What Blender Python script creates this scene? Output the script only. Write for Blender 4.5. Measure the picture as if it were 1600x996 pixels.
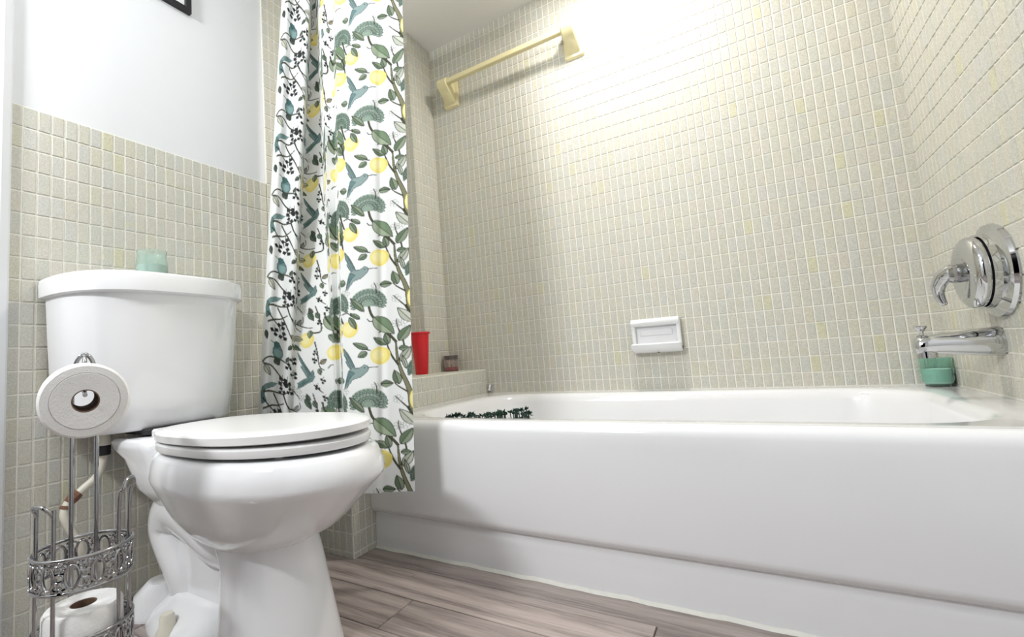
import bpy, math, random
import numpy as np
from mathutils import Vector, Matrix

for o in list(bpy.data.objects):
    bpy.data.objects.remove(o, do_unlink=True)

# ------------------------------------------------------------------ units
# Everything is laid out in "u" (one mosaic tile pitch).  The camera foot is
# at x = y = 0, its lens at z = 0; the floor is at z = FZ.
U = 0.0265
FZ = -21.0
CZ = 58.65                       # ceiling
XL, XC, XR, YB = -53.05, -45.85, 18.04, 70.45
ROW = 1.992                      # tile row pitch
YL0, ZL0, ZB0 = 13.727, 25.308, 15.160
RIM = -6.55                      # tub deck
XT = -38.5                       # left end of tub / right side of ledge
YF = 37.6                        # front face of ledge
LEDGE = -2.45                    # ledge top
YCH = YB - 7.0                   # front of corner chase
FPX, PX, PY = 722.24, 711.96, 491.48
RC = np.array([[0.843355, 0.532914, -0.068957],
               [-0.107506, 0.041599, -0.993334],
               [-0.526493, 0.845146, 0.092375]])

def W(p):
    return Vector((p[0] * U, p[1] * U, (p[2] - FZ) * U))

def ray(x, y):
    return RC.T @ np.array([(x - PX) / FPX, (y - PY) / FPX, 1.0])

def pix(x, y, axis, val):
    d = ray(x, y)
    return d * (val / d[axis])

def proj(P):
    c = RC @ np.asarray(P, float)
    return PX + FPX * c[0] / c[2], PY + FPX * c[1] / c[2]

S = bpy.context.scene
C = S.collection

# ------------------------------------------------------------------ camera
cam_d = bpy.data.cameras.new('camera')
cam = bpy.data.objects.new('camera', cam_d)
C.objects.link(cam)
cam_d.sensor_fit = 'HORIZONTAL'
cam_d.sensor_width = 36.0
cam_d.lens = FPX / 1600 * 36.0
cam_d.shift_x = (800 - PX) / 1600
cam_d.shift_y = (PY - 498) / 1600
cam_d.clip_start = 0.01
M = Matrix.Identity(4)
for i in range(3):
    M[i][0] = RC[0][i]
    M[i][1] = -RC[1][i]
    M[i][2] = -RC[2][i]
M.translation = W((0, 0, 0))
cam.matrix_world = M
S.camera = cam

# ------------------------------------------------------------------ world, lights, exposure
w = bpy.data.worlds.new('world')
S.world = w
w.use_nodes = True
w.node_tree.nodes['Background'].inputs[0].default_value = (0.9, 0.95, 1.0, 1)
w.node_tree.nodes['Background'].inputs[1].default_value = 0.0
S.view_settings.view_transform = 'Standard'
S.view_settings.look = 'None'
S.view_settings.gamma = 1.0
S.view_settings.use_curve_mapping = False
S.view_settings.exposure = 0.12

L1P = (-10.0, 55.5, CZ - 0.5)
L2P = (-30.0, 20.0, CZ - 2.9)

def disk_light(name, p, power, size, col):
    d = bpy.data.lights.new(name, 'AREA')
    d.shape = 'DISK'
    d.size = size
    d.energy = power
    d.color = col
    o = bpy.data.objects.new(name, d)
    C.objects.link(o)
    o.location = W(p)
    return o

disk_light('tub_ceiling_lamp_offscreen', L1P, 11.5, 0.13, (1.0, 0.955, 0.905))
disk_light('room_ceiling_lamp_offscreen', L2P, 2.2, 0.2, (0.95, 0.98, 1.0))
L3P = (-35.0, -27.2, 44.0)
vl = bpy.data.lights.new('vanity_lamp_offscreen', 'AREA')
vl.shape = 'RECTANGLE'
vl.size, vl.size_y = 0.34, 0.12
vl.energy = 23.0
vl.color = (0.97, 0.985, 1.0)
vlo = bpy.data.objects.new('vanity_lamp_offscreen', vl)
C.objects.link(vlo)
vlo.location = W(L3P)
vlo.rotation_euler = (math.radians(80), 0, 0)

# ------------------------------------------------------------------ materials
def srgb(r, g, b):
    def f(c):
        c /= 255.0
        return c / 12.92 if c <= 0.04045 else ((c + 0.055) / 1.055) ** 2.4
    return (f(r), f(g), f(b), 1.0)

def newmat(name):
    m = bpy.data.materials.new(name)
    m.use_nodes = True
    return m, m.node_tree.nodes, m.node_tree.links, m.node_tree.nodes['Principled BSDF']

def plain(name, col, rough=0.5, metal=0.0, spec=0.5, coat=0.0, var=0.0, scale=20.0, bump=0.0, bscale=200.0):
    m, N, L, P = newmat(name)
    P.inputs['Roughness'].default_value = rough
    P.inputs['Metallic'].default_value = metal
    P.inputs['Specular IOR Level'].default_value = spec
    P.inputs['Coat Weight'].default_value = coat
    P.inputs['Coat Roughness'].default_value = 0.03
    tc = N.new('ShaderNodeTexCoord')
    nz = N.new('ShaderNodeTexNoise')
    nz.inputs['Scale'].default_value = scale
    nz.inputs['Detail'].default_value = 4
    L.new(tc.outputs['Object'], nz.inputs['Vector'])
    mx = N.new('ShaderNodeMix'); mx.data_type = 'RGBA'
    c = col
    mx.inputs['A'].default_value = (c[0] * (1 - var), c[1] * (1 - var), c[2] * (1 - var), 1)
    mx.inputs['B'].default_value = (min(1, c[0] * (1 + var)), min(1, c[1] * (1 + var)), min(1, c[2] * (1 + var)), 1)
    L.new(nz.outputs['Fac'], mx.inputs['Factor'])
    L.new(mx.outputs['Result'], P.inputs['Base Color'])
    if bump:
        n2 = N.new('ShaderNodeTexNoise')
        n2.inputs['Scale'].default_value = bscale
        L.new(tc.outputs['Object'], n2.inputs['Vector'])
        bp = N.new('ShaderNodeBump')
        bp.inputs['Strength'].default_value = bump
        bp.inputs['Distance'].default_value = 0.002
        L.new(n2.outputs['Fac'], bp.inputs['Height'])
        L.new(bp.outputs['Normal'], P.inputs['Normal'])
    return m

def tile_mat(name, island):
    m, N, L, P = newmat(name)
    P.inputs['Roughness'].default_value = 0.5
    P.inputs['Specular IOR Level'].default_value = 0.3
    g = N.new('ShaderNodeNewGeometry')
    if island:
        rnd = g.outputs['Random Per Island']
    else:
        oi = N.new('ShaderNodeObjectInfo')
        rnd = oi.outputs['Random']
    r = N.new('ShaderNodeValToRGB')
    e = r.color_ramp.elements
    cols = [(0.0, (0.598, 0.588, 0.512)), (0.22, (0.588, 0.583, 0.513)), (0.40, (0.606, 0.588, 0.516)),
            (0.56, (0.575, 0.574, 0.510)), (0.70, (0.590, 0.587, 0.540)), (0.82, (0.612, 0.586, 0.513)),
            (0.93, (0.608, 0.592, 0.490)), (0.985, (0.610, 0.596, 0.440))]
    r.color_ramp.interpolation = 'CONSTANT'
    e[0].position = 0; e[0].color = (*cols[0][1], 1)
    e[1].position = cols[1][0]; e[1].color = (*cols[1][1], 1)
    for p, c in cols[2:]:
        q = e.new(p); q.color = (*c, 1)
    L.new(rnd, r.inputs['Fac'])
    # cloudy glaze patches, different on every tile
    n1 = N.new('ShaderNodeTexNoise'); n1.inputs['Scale'].default_value = 34; n1.inputs['Detail'].default_value = 2
    n1.noise_dimensions = '4D'
    L.new(g.outputs['Position'], n1.inputs['Vector'])
    L.new(rnd, n1.inputs['W'])
    rp = N.new('ShaderNodeValToRGB')
    rp.color_ramp.elements[0].position = 0.56; rp.color_ramp.elements[0].color = (0, 0, 0, 1)
    rp.color_ramp.elements[1].position = 0.76; rp.color_ramp.elements[1].color = (1, 1, 1, 1)
    L.new(n1.outputs['Fac'], rp.inputs['Fac'])
    mx = N.new('ShaderNodeMix'); mx.data_type = 'RGBA'
    L.new(rp.outputs['Color'], mx.inputs['Factor'])
    L.new(r.outputs['Color'], mx.inputs['A'])
    mx.inputs['B'].default_value = (0.605, 0.585, 0.465, 1)
    # fine stone speckle
    n2 = N.new('ShaderNodeTexNoise'); n2.inputs['Scale'].default_value = 300; n2.inputs['Detail'].default_value = 3
    L.new(g.outputs['Position'], n2.inputs['Vector'])
    mr = N.new('ShaderNodeMapRange')
    mr.inputs['From Min'].default_value = 0.3; mr.inputs['From Max'].default_value = 0.7
    mr.inputs['To Min'].default_value = 0.84; mr.inputs['To Max'].default_value = 1.12
    L.new(n2.outputs['Fac'], mr.inputs['Value'])
    vm = N.new('ShaderNodeVectorMath'); vm.operation = 'SCALE'
    L.new(mx.outputs['Result'], vm.inputs[0])
    L.new(mr.outputs['Result'], vm.inputs['Scale'])
    L.new(vm.outputs['Vector'], P.inputs['Base Color'])
    bp = N.new('ShaderNodeBump'); bp.inputs['Strength'].default_value = 0.22; bp.inputs['Distance'].default_value = 0.001
    L.new(n2.outputs['Fac'], bp.inputs['Height'])
    L.new(bp.outputs['Normal'], P.inputs['Normal'])
    return m

def wood_mat(name):
    m, N, L, P = newmat(name)
    P.inputs['Roughness'].default_value = 0.42
    tc = N.new('ShaderNodeTexCoord')
    oi = N.new('ShaderNodeObjectInfo')
    mp = N.new('ShaderNodeMapping')
    mp.inputs['Scale'].default_value = (1.6, 13.0, 1.0)
    L.new(tc.outputs['Object'], mp.inputs['Vector'])
    sh = N.new('ShaderNodeVectorMath'); sh.operation = 'ADD'
    cx = N.new('ShaderNodeCombineXYZ')
    ml = N.new('ShaderNodeMath'); ml.operation = 'MULTIPLY'; ml.inputs[1].default_value = 37.0
    L.new(oi.outputs['Random'], ml.inputs[0])
    L.new(ml.outputs[0], cx.inputs['X']); L.new(ml.outputs[0], cx.inputs['Y'])
    L.new(mp.outputs['Vector'], sh.inputs[0]); L.new(cx.outputs['Vector'], sh.inputs[1])
    wv = N.new('ShaderNodeTexWave')
    wv.wave_type = 'BANDS'; wv.bands_direction = 'Y'
    wv.inputs['Scale'].default_value = 0.55
    wv.inputs['Distortion'].default_value = 7.0
    wv.inputs['Detail'].default_value = 3.0
    wv.inputs['Detail Scale'].default_value = 0.9
    L.new(sh.outputs['Vector'], wv.inputs['Vector'])
    nz = N.new('ShaderNodeTexNoise'); nz.inputs['Scale'].default_value = 1.2; nz.inputs['Detail'].default_value = 8
    nz.inputs['Roughness'].default_value = 0.72
    L.new(sh.outputs['Vector'], nz.inputs['Vector'])
    mp2 = N.new('ShaderNodeMapping'); mp2.inputs['Scale'].default_value = (9.0, 190.0, 1.0)
    L.new(tc.outputs['Object'], mp2.inputs['Vector'])
    n3 = N.new('ShaderNodeTexNoise'); n3.inputs['Scale'].default_value = 1.0; n3.inputs['Detail'].default_value = 4
    L.new(mp2.outputs['Vector'], n3.inputs['Vector'])
    a1 = N.new('ShaderNodeMix'); a1.data_type = 'FLOAT'; a1.inputs[0].default_value = 0.80
    L.new(wv.outputs['Fac'], a1.inputs[2]); L.new(nz.outputs['Fac'], a1.inputs[3])
    a2 = N.new('ShaderNodeMix'); a2.data_type = 'FLOAT'; a2.inputs[0].default_value = 0.36
    L.new(a1.outputs[0], a2.inputs[2]); L.new(n3.outputs['Fac'], a2.inputs[3])
    r = N.new('ShaderNodeValToRGB')
    e = r.color_ramp.elements
    e[0].position = 0.30; e[0].color = srgb(84, 76, 73)
    e[1].position = 0.66; e[1].color = srgb(170, 158, 152)
    q = e.new(0.40); q.color = srgb(120, 110, 106)
    q = e.new(0.50); q.color = srgb(147, 136, 131)
    L.new(a2.outputs[0], r.inputs['Fac'])
    mr = N.new('ShaderNodeMapRange')
    mr.inputs['To Min'].default_value = 1.0; mr.inputs['To Max'].default_value = 1.5
    L.new(oi.outputs['Random'], mr.inputs['Value'])
    vm = N.new('ShaderNodeVectorMath'); vm.operation = 'SCALE'
    L.new(r.outputs['Color'], vm.inputs[0]); L.new(mr.outputs['Result'], vm.inputs['Scale'])
    L.new(vm.outputs['Vector'], P.inputs['Base Color'])
    bp = N.new('ShaderNodeBump'); bp.inputs['Strength'].default_value = 0.15; bp.inputs['Distance'].default_value = 0.001
    L.new(a2.outputs[0], bp.inputs['Height']); L.new(bp.outputs['Normal'], P.inputs['Normal'])
    return m

def glass_mat(name, col, rough=0.05, trans=0.85, bump=0.0):
    m, N, L, P = newmat(name)
    P.inputs['Base Color'].default_value = (*col, 1)
    P.inputs['Roughness'].default_value = rough
    P.inputs['Transmission Weight'].default_value = trans
    P.inputs['IOR'].default_value = 1.45
    tc = N.new('ShaderNodeTexCoord')
    nz = N.new('ShaderNodeTexNoise'); nz.inputs['Scale'].default_value = 130
    L.new(tc.outputs['Object'], nz.inputs['Vector'])
    bp = N.new('ShaderNodeBump'); bp.inputs['Strength'].default_value = bump; bp.inputs['Distance'].default_value = 0.002
    L.new(nz.outputs['Fac'], bp.inputs['Height']); L.new(bp.outputs['Normal'], P.inputs['Normal'])
    return m

MT = dict(
    tile=tile_mat('mosaic_tile', False),
    tile_many=tile_mat('mosaic_tile_many', True),
    grout=plain('grout', (0.92, 0.905, 0.83), 0.8, var=0.06, scale=60, bump=0.2, bscale=500),
    paint=plain('white_paint', (0.76, 0.775, 0.79), 0.55, var=0.01, bump=0.06, bscale=260),
    ceil=plain('ceiling_paint', (0.86, 0.85, 0.83), 0.7, var=0.01),
    trim=plain('gloss_trim_paint', (0.84, 0.86, 0.89), 0.3, var=0.01),
    china=plain('white_china', (0.85, 0.858, 0.87), 0.09, coat=0.4, var=0.01, scale=4),
    enamel=plain('white_enamel', (0.86, 0.865, 0.88), 0.12, coat=0.3, var=0.012, scale=5),
    plastic=plain('white_plastic', (0.86, 0.86, 0.855), 0.22, var=0.01),
    cream=plain('cream_plastic', (0.74, 0.71, 0.60), 0.4, var=0.05, scale=60),
    caulk=plain('caulk', (0.78, 0.77, 0.71), 0.55, var=0.08, scale=70, bump=0.4, bscale=120),
    chrome=plain('chrome', (0.60, 0.61, 0.625), 0.06, metal=1.0, var=0.02),
    wire=plain('polished_wire', (0.40, 0.40, 0.405), 0.14, metal=1.0, var=0.15, scale=140),
    paper=plain('tissue_paper', (0.87, 0.865, 0.85), 0.9, spec=0.1, var=0.02, scale=80, bump=0.35, bscale=330),
    card=plain('cardboard', (0.20, 0.13, 0.095), 0.9, spec=0.1, var=0.1),
    yellow=plain('pale_yellow_glaze', (0.80, 0.72, 0.43), 0.2, coat=0.3, var=0.02),
    red=plain('red_plastic', (0.70, 0.012, 0.022), 0.35, var=0.03),
    wax_red=plain('red_wax', (0.52, 0.03, 0.03), 0.5, var=0.1),
    wax_green=plain('pale_green_wax', (0.70, 0.88, 0.81), 0.5, var=0.08),
    wax_pale=plain('pale_wax', (0.80, 0.86, 0.82), 0.5, var=0.05),
    black=plain('black_lacquer', (0.006, 0.006, 0.008), 0.4, var=0.1),
    dark=plain('dark_rubber', (0.02, 0.02, 0.022), 0.6, var=0.2),
    mat=plain('picture_mat', (0.80, 0.83, 0.82), 0.8, var=0.03, scale=30),
    rust=plain('rusty_brass', (0.22, 0.11, 0.07), 0.55, metal=0.4, var=0.5, scale=200),
    leaf=plain('dark_green_leaf', (0.010, 0.045, 0.028), 0.5, var=0.6, scale=140),
    wood=wood_mat('grey_vinyl_plank'),
    subfloor=plain('subfloor', (0.05, 0.045, 0.04), 0.9, var=0.1),
    green_glass=glass_mat('sea_green_glass', (0.80, 0.93, 0.88), 0.06, 0.9, 0.3),
    green_glass_dark=glass_mat('teal_green_glass', (0.66, 0.91, 0.83), 0.05, 0.95, 0.1),
    clear_glass=glass_mat('smoky_glass', (0.90, 0.82, 0.80), 0.04, 0.95, 0.05),
    clear_plastic=glass_mat('clear_plastic', (0.95, 0.95, 0.95), 0.1, 0.7, 0.0),
    lens=plain('opal_lamp_glass', (0.85, 0.84, 0.82), 0.3, var=0.01),
)

# ------------------------------------------------------------------ object helpers
def mesh(name, V, F, local=(0, 0, 0)):
    me = bpy.data.meshes.new(name)
    base = Vector(local)
    me.from_pydata([tuple(W(v) - base) for v in V], [], F)
    me.update()
    return me

def finish(me, smooth):
    if smooth:
        me.polygons.foreach_set('use_smooth', [True] * len(me.polygons))
        me.set_sharp_from_angle(angle=math.radians(smooth))

def obj(name, VF, mat, parent=None, smooth=40, fix=True):
    V, F = VF
    loc = parent_world(parent) if parent else Vector((0, 0, 0))
    me = mesh(name, V, F, loc)
    if fix:
        import bmesh
        bm = bmesh.new(); bm.from_mesh(me)
        bmesh.ops.recalc_face_normals(bm, faces=bm.faces)
        bm.to_mesh(me); bm.free()
    finish(me, smooth)
    me.materials.append(MT[mat] if isinstance(mat, str) else mat)
    o = bpy.data.objects.new(name, me)
    C.objects.link(o)
    if parent:
        o.parent = parent
    return o

def parent_world(p):
    v = Vector((0, 0, 0))
    while p:
        v += p.location
        p = p.parent
    return v

def tag(o, label, cat, group=None):
    o['label'] = label
    o['category'] = cat
    if group:
        o['group'] = group
    return o

def thing(name, label, cat, base, group=None):
    o = bpy.data.objects.new(name, None)
    C.objects.link(o)
    o.empty_display_size = 0.05
    o.location = W(base)
    return tag(o, label, cat, group)

def solo(name, VF, mat, label, cat, base, smooth=40, group=None):
    """a thing made of one mesh, origin at its base"""
    o = obj(name, VF, mat, None, smooth)
    b = W(base)
    o.data.transform(Matrix.Translation(-b))
    o.location = b
    return tag(o, label, cat, group)

def struct(name, VF, mat, parent=None, smooth=None):
    o = obj(name, VF, mat, parent, smooth)
    if not parent:
        o['kind'] = 'structure'
    return o

# ------------------------------------------------------------------ shape helpers (all in u)
def join(*parts):
    V, F = [], []
    for v, f in parts:
        n = len(V)
        V += [tuple(p) for p in v]
        F += [tuple(i + n for i in q) for q in f]
    return V, F

def box(x0, x1, y0, y1, z0, z1):
    V = [(x0, y0, z0), (x1, y0, z0), (x1, y1, z0), (x0, y1, z0), (x0, y0, z1), (x1, y0, z1), (x1, y1, z1), (x0, y1, z1)]
    return V, [(0, 3, 2, 1), (4, 5, 6, 7), (0, 1, 5, 4), (1, 2, 6, 5), (2, 3, 7, 6), (3, 0, 4, 7)]

def loft(rings, cap0=True, cap1=True, closed=True):
    n = len(rings[0])
    V = [tuple(p) for r in rings for p in r]
    F = []
    for i in range(len(rings) - 1):
        for j in range(n if closed else n - 1):
            k = (j + 1) % n
            F.append((i * n + j, i * n + k, (i + 1) * n + k, (i + 1) * n + j))
    if cap0:
        F.append(tuple(range(n - 1, -1, -1)))
    if cap1:
        F.append(tuple(range((len(rings) - 1) * n, len(rings) * n)))
    return V, F

def tube(path, r, n=8, closed=False, caps=True):
    P = [np.array(p, float) for p in path]
    m = len(P)
    rr = r if hasattr(r, '__len__') else [r] * m
    T = []
    for i in range(m):
        if closed:
            t = P[(i + 1) % m] - P[i - 1]
        else:
            t = P[min(i + 1, m - 1)] - P[max(i - 1, 0)]
        T.append(t / (np.linalg.norm(t) + 1e-12))
    up = np.array([0, 0, 1.0]) if abs(T[0][2]) < 0.9 else np.array([1.0, 0, 0])
    a = np.cross(T[0], up); a /= np.linalg.norm(a)
    rings = []
    for i in range(m):
        a = a - T[i] * (a @ T[i]); a /= np.linalg.norm(a)
        b = np.cross(T[i], a)
        rings.append([P[i] + rr[i] * (math.cos(t) * a + math.sin(t) * b) for t in np.linspace(0, 2 * math.pi, n, endpoint=False)])
    if closed:
        rings.append(rings[0])
        return loft(rings, False, False)
    return loft(rings, caps, caps)

def smooth_path(pts, k=6):
    P = [np.array(p, float) for p in pts]
    Q = [P[0]] + P + [P[-1]]
    out = []
    for i in range(1, len(Q) - 2):
        p0, p1, p2, p3 = Q[i - 1:i + 3]
        for t in np.linspace(0, 1, k, endpoint=False):
            out.append(0.5 * ((2 * p1) + (-p0 + p2) * t + (2 * p0 - 5 * p1 + 4 * p2 - p3) * t * t + (-p0 + 3 * p1 - 3 * p2 + p3) * t ** 3))
    out.append(P[-1])
    return out

def lathe(prof, c, axis=(0, 0, 1), n=32, cap=True):
    """prof: (radius, height along axis); c: base point"""
    ax = np.array(axis, float); ax /= np.linalg.norm(ax)
    up = np.array([0, 0, 1.0]) if abs(ax[2]) < 0.9 else np.array([1.0, 0, 0])
    a = np.cross(ax, up); a /= np.linalg.norm(a); b = np.cross(ax, a)
    c = np.array(c, float)
    rings = [[c + ax * h + r * (math.cos(t) * a + math.sin(t) * b) for t in np.linspace(0, 2 * math.pi, n, endpoint=False)] for r, h in prof]
    return loft(rings, cap, cap)

def rrect(x0, x1, y0, y1, r, z, k=6):
    pts = []
    for cx, cy, a0 in ((x1 - r, y1 - r, 0), (x0 + r, y1 - r, 90), (x0 + r, y0 + r, 180), (x1 - r, y0 + r, 270)):
        for i in range(k + 1):
            t = math.radians(a0 + 90 * i / k)
            pts.append((cx + r * math.cos(t), cy + r * math.sin(t), z))
    return pts

def rbox(x0, x1, y0, y1, z0, z1, r=0.3, b=0.15, k=4):
    return loft([rrect(x0 + b, x1 - b, y0 + b, y1 - b, max(r - b, .02), z0, k), rrect(x0, x1, y0, y1, r, z0 + b, k),
                 rrect(x0, x1, y0, y1, r, z1 - b, k), rrect(x0 + b, x1 - b, y0 + b, y1 - b, max(r - b, .02), z1, k)])

def extrude_x(prof, x0, x1, bev=0.0):
    """prof: closed list of (y, z)"""
    A = [(x0, y, z) for y, z in prof]
    B = [(x1, y, z) for y, z in prof]
    if bev:
        cy = sum(p[0] for p in prof) / len(prof); cz = sum(p[1] for p in prof) / len(prof)
        def ins(x):
            out = []
            for y, z in prof:
                d = math.hypot(y - cy, z - cz)
                s = (d - bev) / d
                out.append((x, cy + (y - cy) * s, cz + (z - cz) * s))
            return out
        return loft([ins(x0), [(x0 + bev, y, z) for y, z in prof], [(x1 - bev, y, z) for y, z in prof], ins(x1)])
    return loft([A, B])

# ================================================================== STRUCTURE
T = 4.0
# floor ------------------------------------------------------------
floor = struct('floor', box(XL - T, XR + T, -30, YB + T, FZ - 2, FZ - 0.12), 'subfloor')
rng = random.Random(4)
PWD = 4.72
ys = [38.2 + PWD * k for k in range(1, -15, -1)]
plank_rows = 0
for k, y1 in enumerate(ys):
    y0 = y1 - PWD
    start = {2: -27.3}.get(k, XL + rng.uniform(4, 44))
    if k == 1:
        start = -8.0
    if k == 0:
        start = 6.0
    cuts = [XL] + [c for c in (start - 46, start, start + 46) if XL + 1 < c < XR - 1] + [XR]
    for a, b in zip(cuts[:-1], cuts[1:]):
        g = 0.03
        yy1 = min(y1, 41.5)
        V, F = box(a + g, b - g, y0 + g, yy1 - g, FZ - 0.12, FZ)
        V[4:] = [(a + g + .04, y0 + g + .04, FZ), (b - g - .04, y0 + g + .04, FZ), (b - g - .04, yy1 - g - .04, FZ), (a + g + .04, yy1 - g - .04, FZ)]
        o = obj('plank', (V, F), 'wood', None, None)
        c = W(((a + b) / 2, (y0 + yy1) / 2, FZ))
        o.data.transform(Matrix.Translation(-c)); o.location = c
        o.parent = floor

# ceiling and walls ---------------------------------------------------
struct('ceiling', box(XL - T, XR + T, -30, YB + T, CZ, CZ + 2), 'ceil')
wall_left = struct('wall_left', box(XL - T, XL, -30, YB + T, FZ - 2, CZ), 'paint')
wall_back = struct('wall_back', box(XL, XR, YB, YB + T, FZ - 2, CZ), 'grout')
wall_right = struct('wall_right', box(XR, XR + T, -30, YB + T, FZ - 2, CZ), 'paint')
struct('wall_front', join(box(XL, -34, -34, -30, FZ - 2, CZ), box(-2, XR, -34, -30, FZ - 2, CZ), box(-34, -2, -34, -30, FZ + 78, CZ)), 'paint')
GB = 0.04    # thickness of the grout bed over the wall plane
struct('grout_bed', join(box(XL - 1, XL + GB, 6.0, 38.75, FZ - 0.1, ZL0 + 0.02), box(XL - 1, XL + GB, 38.70, YB, FZ - 0.1, CZ)), 'grout', wall_left)
struct('grout_bed', box(XR - GB, XR + 1, 40.0, YB, FZ - 0.1, CZ), 'grout', wall_right)
wall_ret = struct('wall_left_return', box(XL, XC, YCH, YB, LEDGE, CZ), 'grout')
wall_ledge = struct('wall_ledge', box(XL, XT, YF, YB, FZ, LEDGE), 'grout')

# mosaic tiles ---------------------------------------------------------
def tile_geo(w, h, t=0.08):
    b, g = 0.05, 0.12
    x, z = w / 2 - g / 2, h / 2 - g / 2
    V = [(-x, 0, -z), (x, 0, -z), (x, 0, z), (-x, 0, z),
         (-x, -t + b, -z), (x, -t + b, -z), (x, -t + b, z), (-x, -t + b, z),
         (-x + b, -t, -z + b), (x - b, -t, -z + b), (x - b, -t, z - b), (-x + b, -t, z - b)]
    F = []
    for q in (0, 4):
        for i in range(4):
            j = (i + 1) % 4
            F.append((q + i, q + j, q + 4 + j, q + 4 + i))
    F.append((8, 9, 10, 11))
    return V, F

_tile_cache = {}
def tile_mesh(w, h):
    key = (round(w, 2), round(h, 2))
    if key not in _tile_cache:
        V, F = tile_geo(*key)
        me = bpy.data.meshes.new('tile')
        me.from_pydata([(a * U, b * U, c * U) for a, b, c in V], [], F)
        me.update()
        me.polygons.foreach_set('use_smooth', [True] * len(me.polygons))
        me.set_sharp_from_angle(angle=math.radians(35))
        me.materials.append(MT['tile'])
        _tile_cache[key] = me
    return _tile_cache[key]

trng = random.Random(11)
def on_screen_area(c, w, h, ex, ez):
    P = [np.array(c) + sx * w / 2 * ex + sz * h / 2 * ez for sx, sz in ((-1, -1), (1, -1), (1, 1), (-1, 1))]
    if any((RC @ p)[2] < 1 for p in P):
        return 0
    q = [proj(p) for p in P]
    mx, my = sum(a for a, b in q) / 4, sum(b for a, b in q) / 4
    if not (-5 < mx < 1605 and -5 < my < 1001):
        return 0
    return abs(sum(q[i][0] * q[(i + 1) % 4][1] - q[(i + 1) % 4][0] * q[i][1] for i in range(4))) / 2

def lay(parent, cells, rot, ex, ez, limit=300, hide=None):
    """cells: (centre, w, h).  rot turns the tile's outward -Y to the wall normal."""
    ex, ez = np.array(ex, float), np.array(ez, float)
    sc = []
    for c, w_, h_ in cells:
        a = on_screen_area(c, w_, h_, ex, ez)
        if hide and a and hide(*proj(c)):
            a *= 0.02
        sc.append(a)
    order = sorted(range(len(cells)), key=lambda i: -sc[i])
    own = set(i for i in order[:limit] if sc[i] > 0)
    Rm = rot.to_matrix()
    nrm = np.cross(ex, ez)
    VS, FS = [], []
    for i, (c, w_, h_) in enumerate(cells):
        tilt = (trng.uniform(-.006, .006), 0, trng.uniform(-.008, .008))
        push = trng.uniform(-0.012, 0.012)
        if i in own:
            o = bpy.data.objects.new('tile', tile_mesh(w_, h_))
            C.objects.link(o)
            q = rot.to_quaternion() @ __import__('mathutils').Euler(tilt).to_quaternion()
            o.rotation_mode = 'QUATERNION'
            o.rotation_quaternion = q
            o.location = W(c) + Rm @ Vector((0, push * U, 0))
            o.parent = parent
        else:
            V, F = tile_geo(round(w_, 2), round(h_, 2))
            n = len(VS)
            for v in V:
                vv = Rm @ Vector(v)
                VS.append((c[0] + vv[0], c[1] + vv[1], c[2] + vv[2]))
            FS += [tuple(k + n for k in f) for f in F]
    if VS:
        o = obj('tiles', (VS, FS), 'tile_many', parent, 35, fix=False)
        o['kind'] = 'stuff'

from mathutils import Euler
ROT_FRONT = Euler((0, 0, 0))                          # faces -Y
ROT_RIGHTW = Euler((0, 0, math.radians(-90)))          # faces -X  (right wall)
ROT_LEFTW = Euler((0, 0, math.radians(90)))            # faces +X  (left wall)

def spans(lo, hi, origin, pitch):
    """cut the range lo..hi at origin + k*pitch"""
    k0 = math.floor((lo - origin) / pitch)
    out = []
    k = k0
    while origin + k * pitch < hi - 1e-6:
        a, b = max(lo, origin + k * pitch), min(hi, origin + (k + 1) * pitch)
        if b - a > 0.22:
            out.append((a, b))
        k += 1
    return out

# toilet wall
cells = []
for za, zb in spans(FZ, ZL0, ZL0, ROW):
    for ya, yb in spans(6.0, 38.73, YL0, 1.0):
        cells.append(((XL + GB, (ya + yb) / 2, (za + zb) / 2), yb - ya, zb - za))
for za, zb in spans(FZ, CZ, ZL0, ROW):
    for ya, yb in spans(38.73, YCH, YL0, 1.0):
        if za < LEDGE and ya > YF:
            continue
        cells.append(((XL + GB, (ya + yb) / 2, (za + zb) / 2), yb - ya, zb - za))
def hide_left(x, y):
    return x < 10 or x > 440 or (75 < x < 385 and 420 < y < 690) or (x > 205 and y > 690)
lay(wall_left, cells, ROT_LEFTW, (0, 1, 0), (0, 0, 1), 300, hide_left)
# back wall
cells = []
for za, zb in spans(RIM + 0.02, CZ, ZB0, ROW):
    for xa, xb in spans(XC, XR, XC, 1.0):
        cells.append((((xa + xb) / 2, YB, (za + zb) / 2), xb - xa, zb - za))
lay(wall_back, cells, ROT_FRONT, (1, 0, 0), (0, 0, 1), 300,
    lambda x, y: (985 < x < 1068 and 500 < y < 550) or x < 650)
# faucet wall
cells = []
for za, zb in spans(RIM + 0.02, CZ, ZB0, ROW):
    for ya, yb in spans(40.0, YB, YB, 1.0):
        cells.append(((XR - GB, (ya + yb) / 2, (za + zb) / 2), yb - ya, zb - za))
lay(wall_right, cells, ROT_RIGHTW, (0, 1, 0), (0, 0, 1), 300)
# corner chase
cells = []
for za, zb in spans(LEDGE + 0.02, CZ, ZB0, ROW):
    for ya, yb in spans(YCH, YB, YB, 1.0):
        cells.append(((XC, (ya + yb) / 2, (za + zb) / 2), yb - ya, zb - za))
lay(wall_ret, cells, ROT_LEFTW, (0, 1, 0), (0, 0, 1), 150, lambda x, y: x < 648)
cells = []
for za, zb in spans(LEDGE + 0.02, CZ, ZB0, ROW):
    for xa, xb in spans(XL + .1, XC + .1, XC + .1, 1.0):
        cells.append((((xa + xb) / 2, YCH, (za + zb) / 2), xb - xa, zb - za))
lay(wall_ret, cells, ROT_FRONT, (1, 0, 0), (0, 0, 1), 60, lambda x, y: x < 645)
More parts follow.
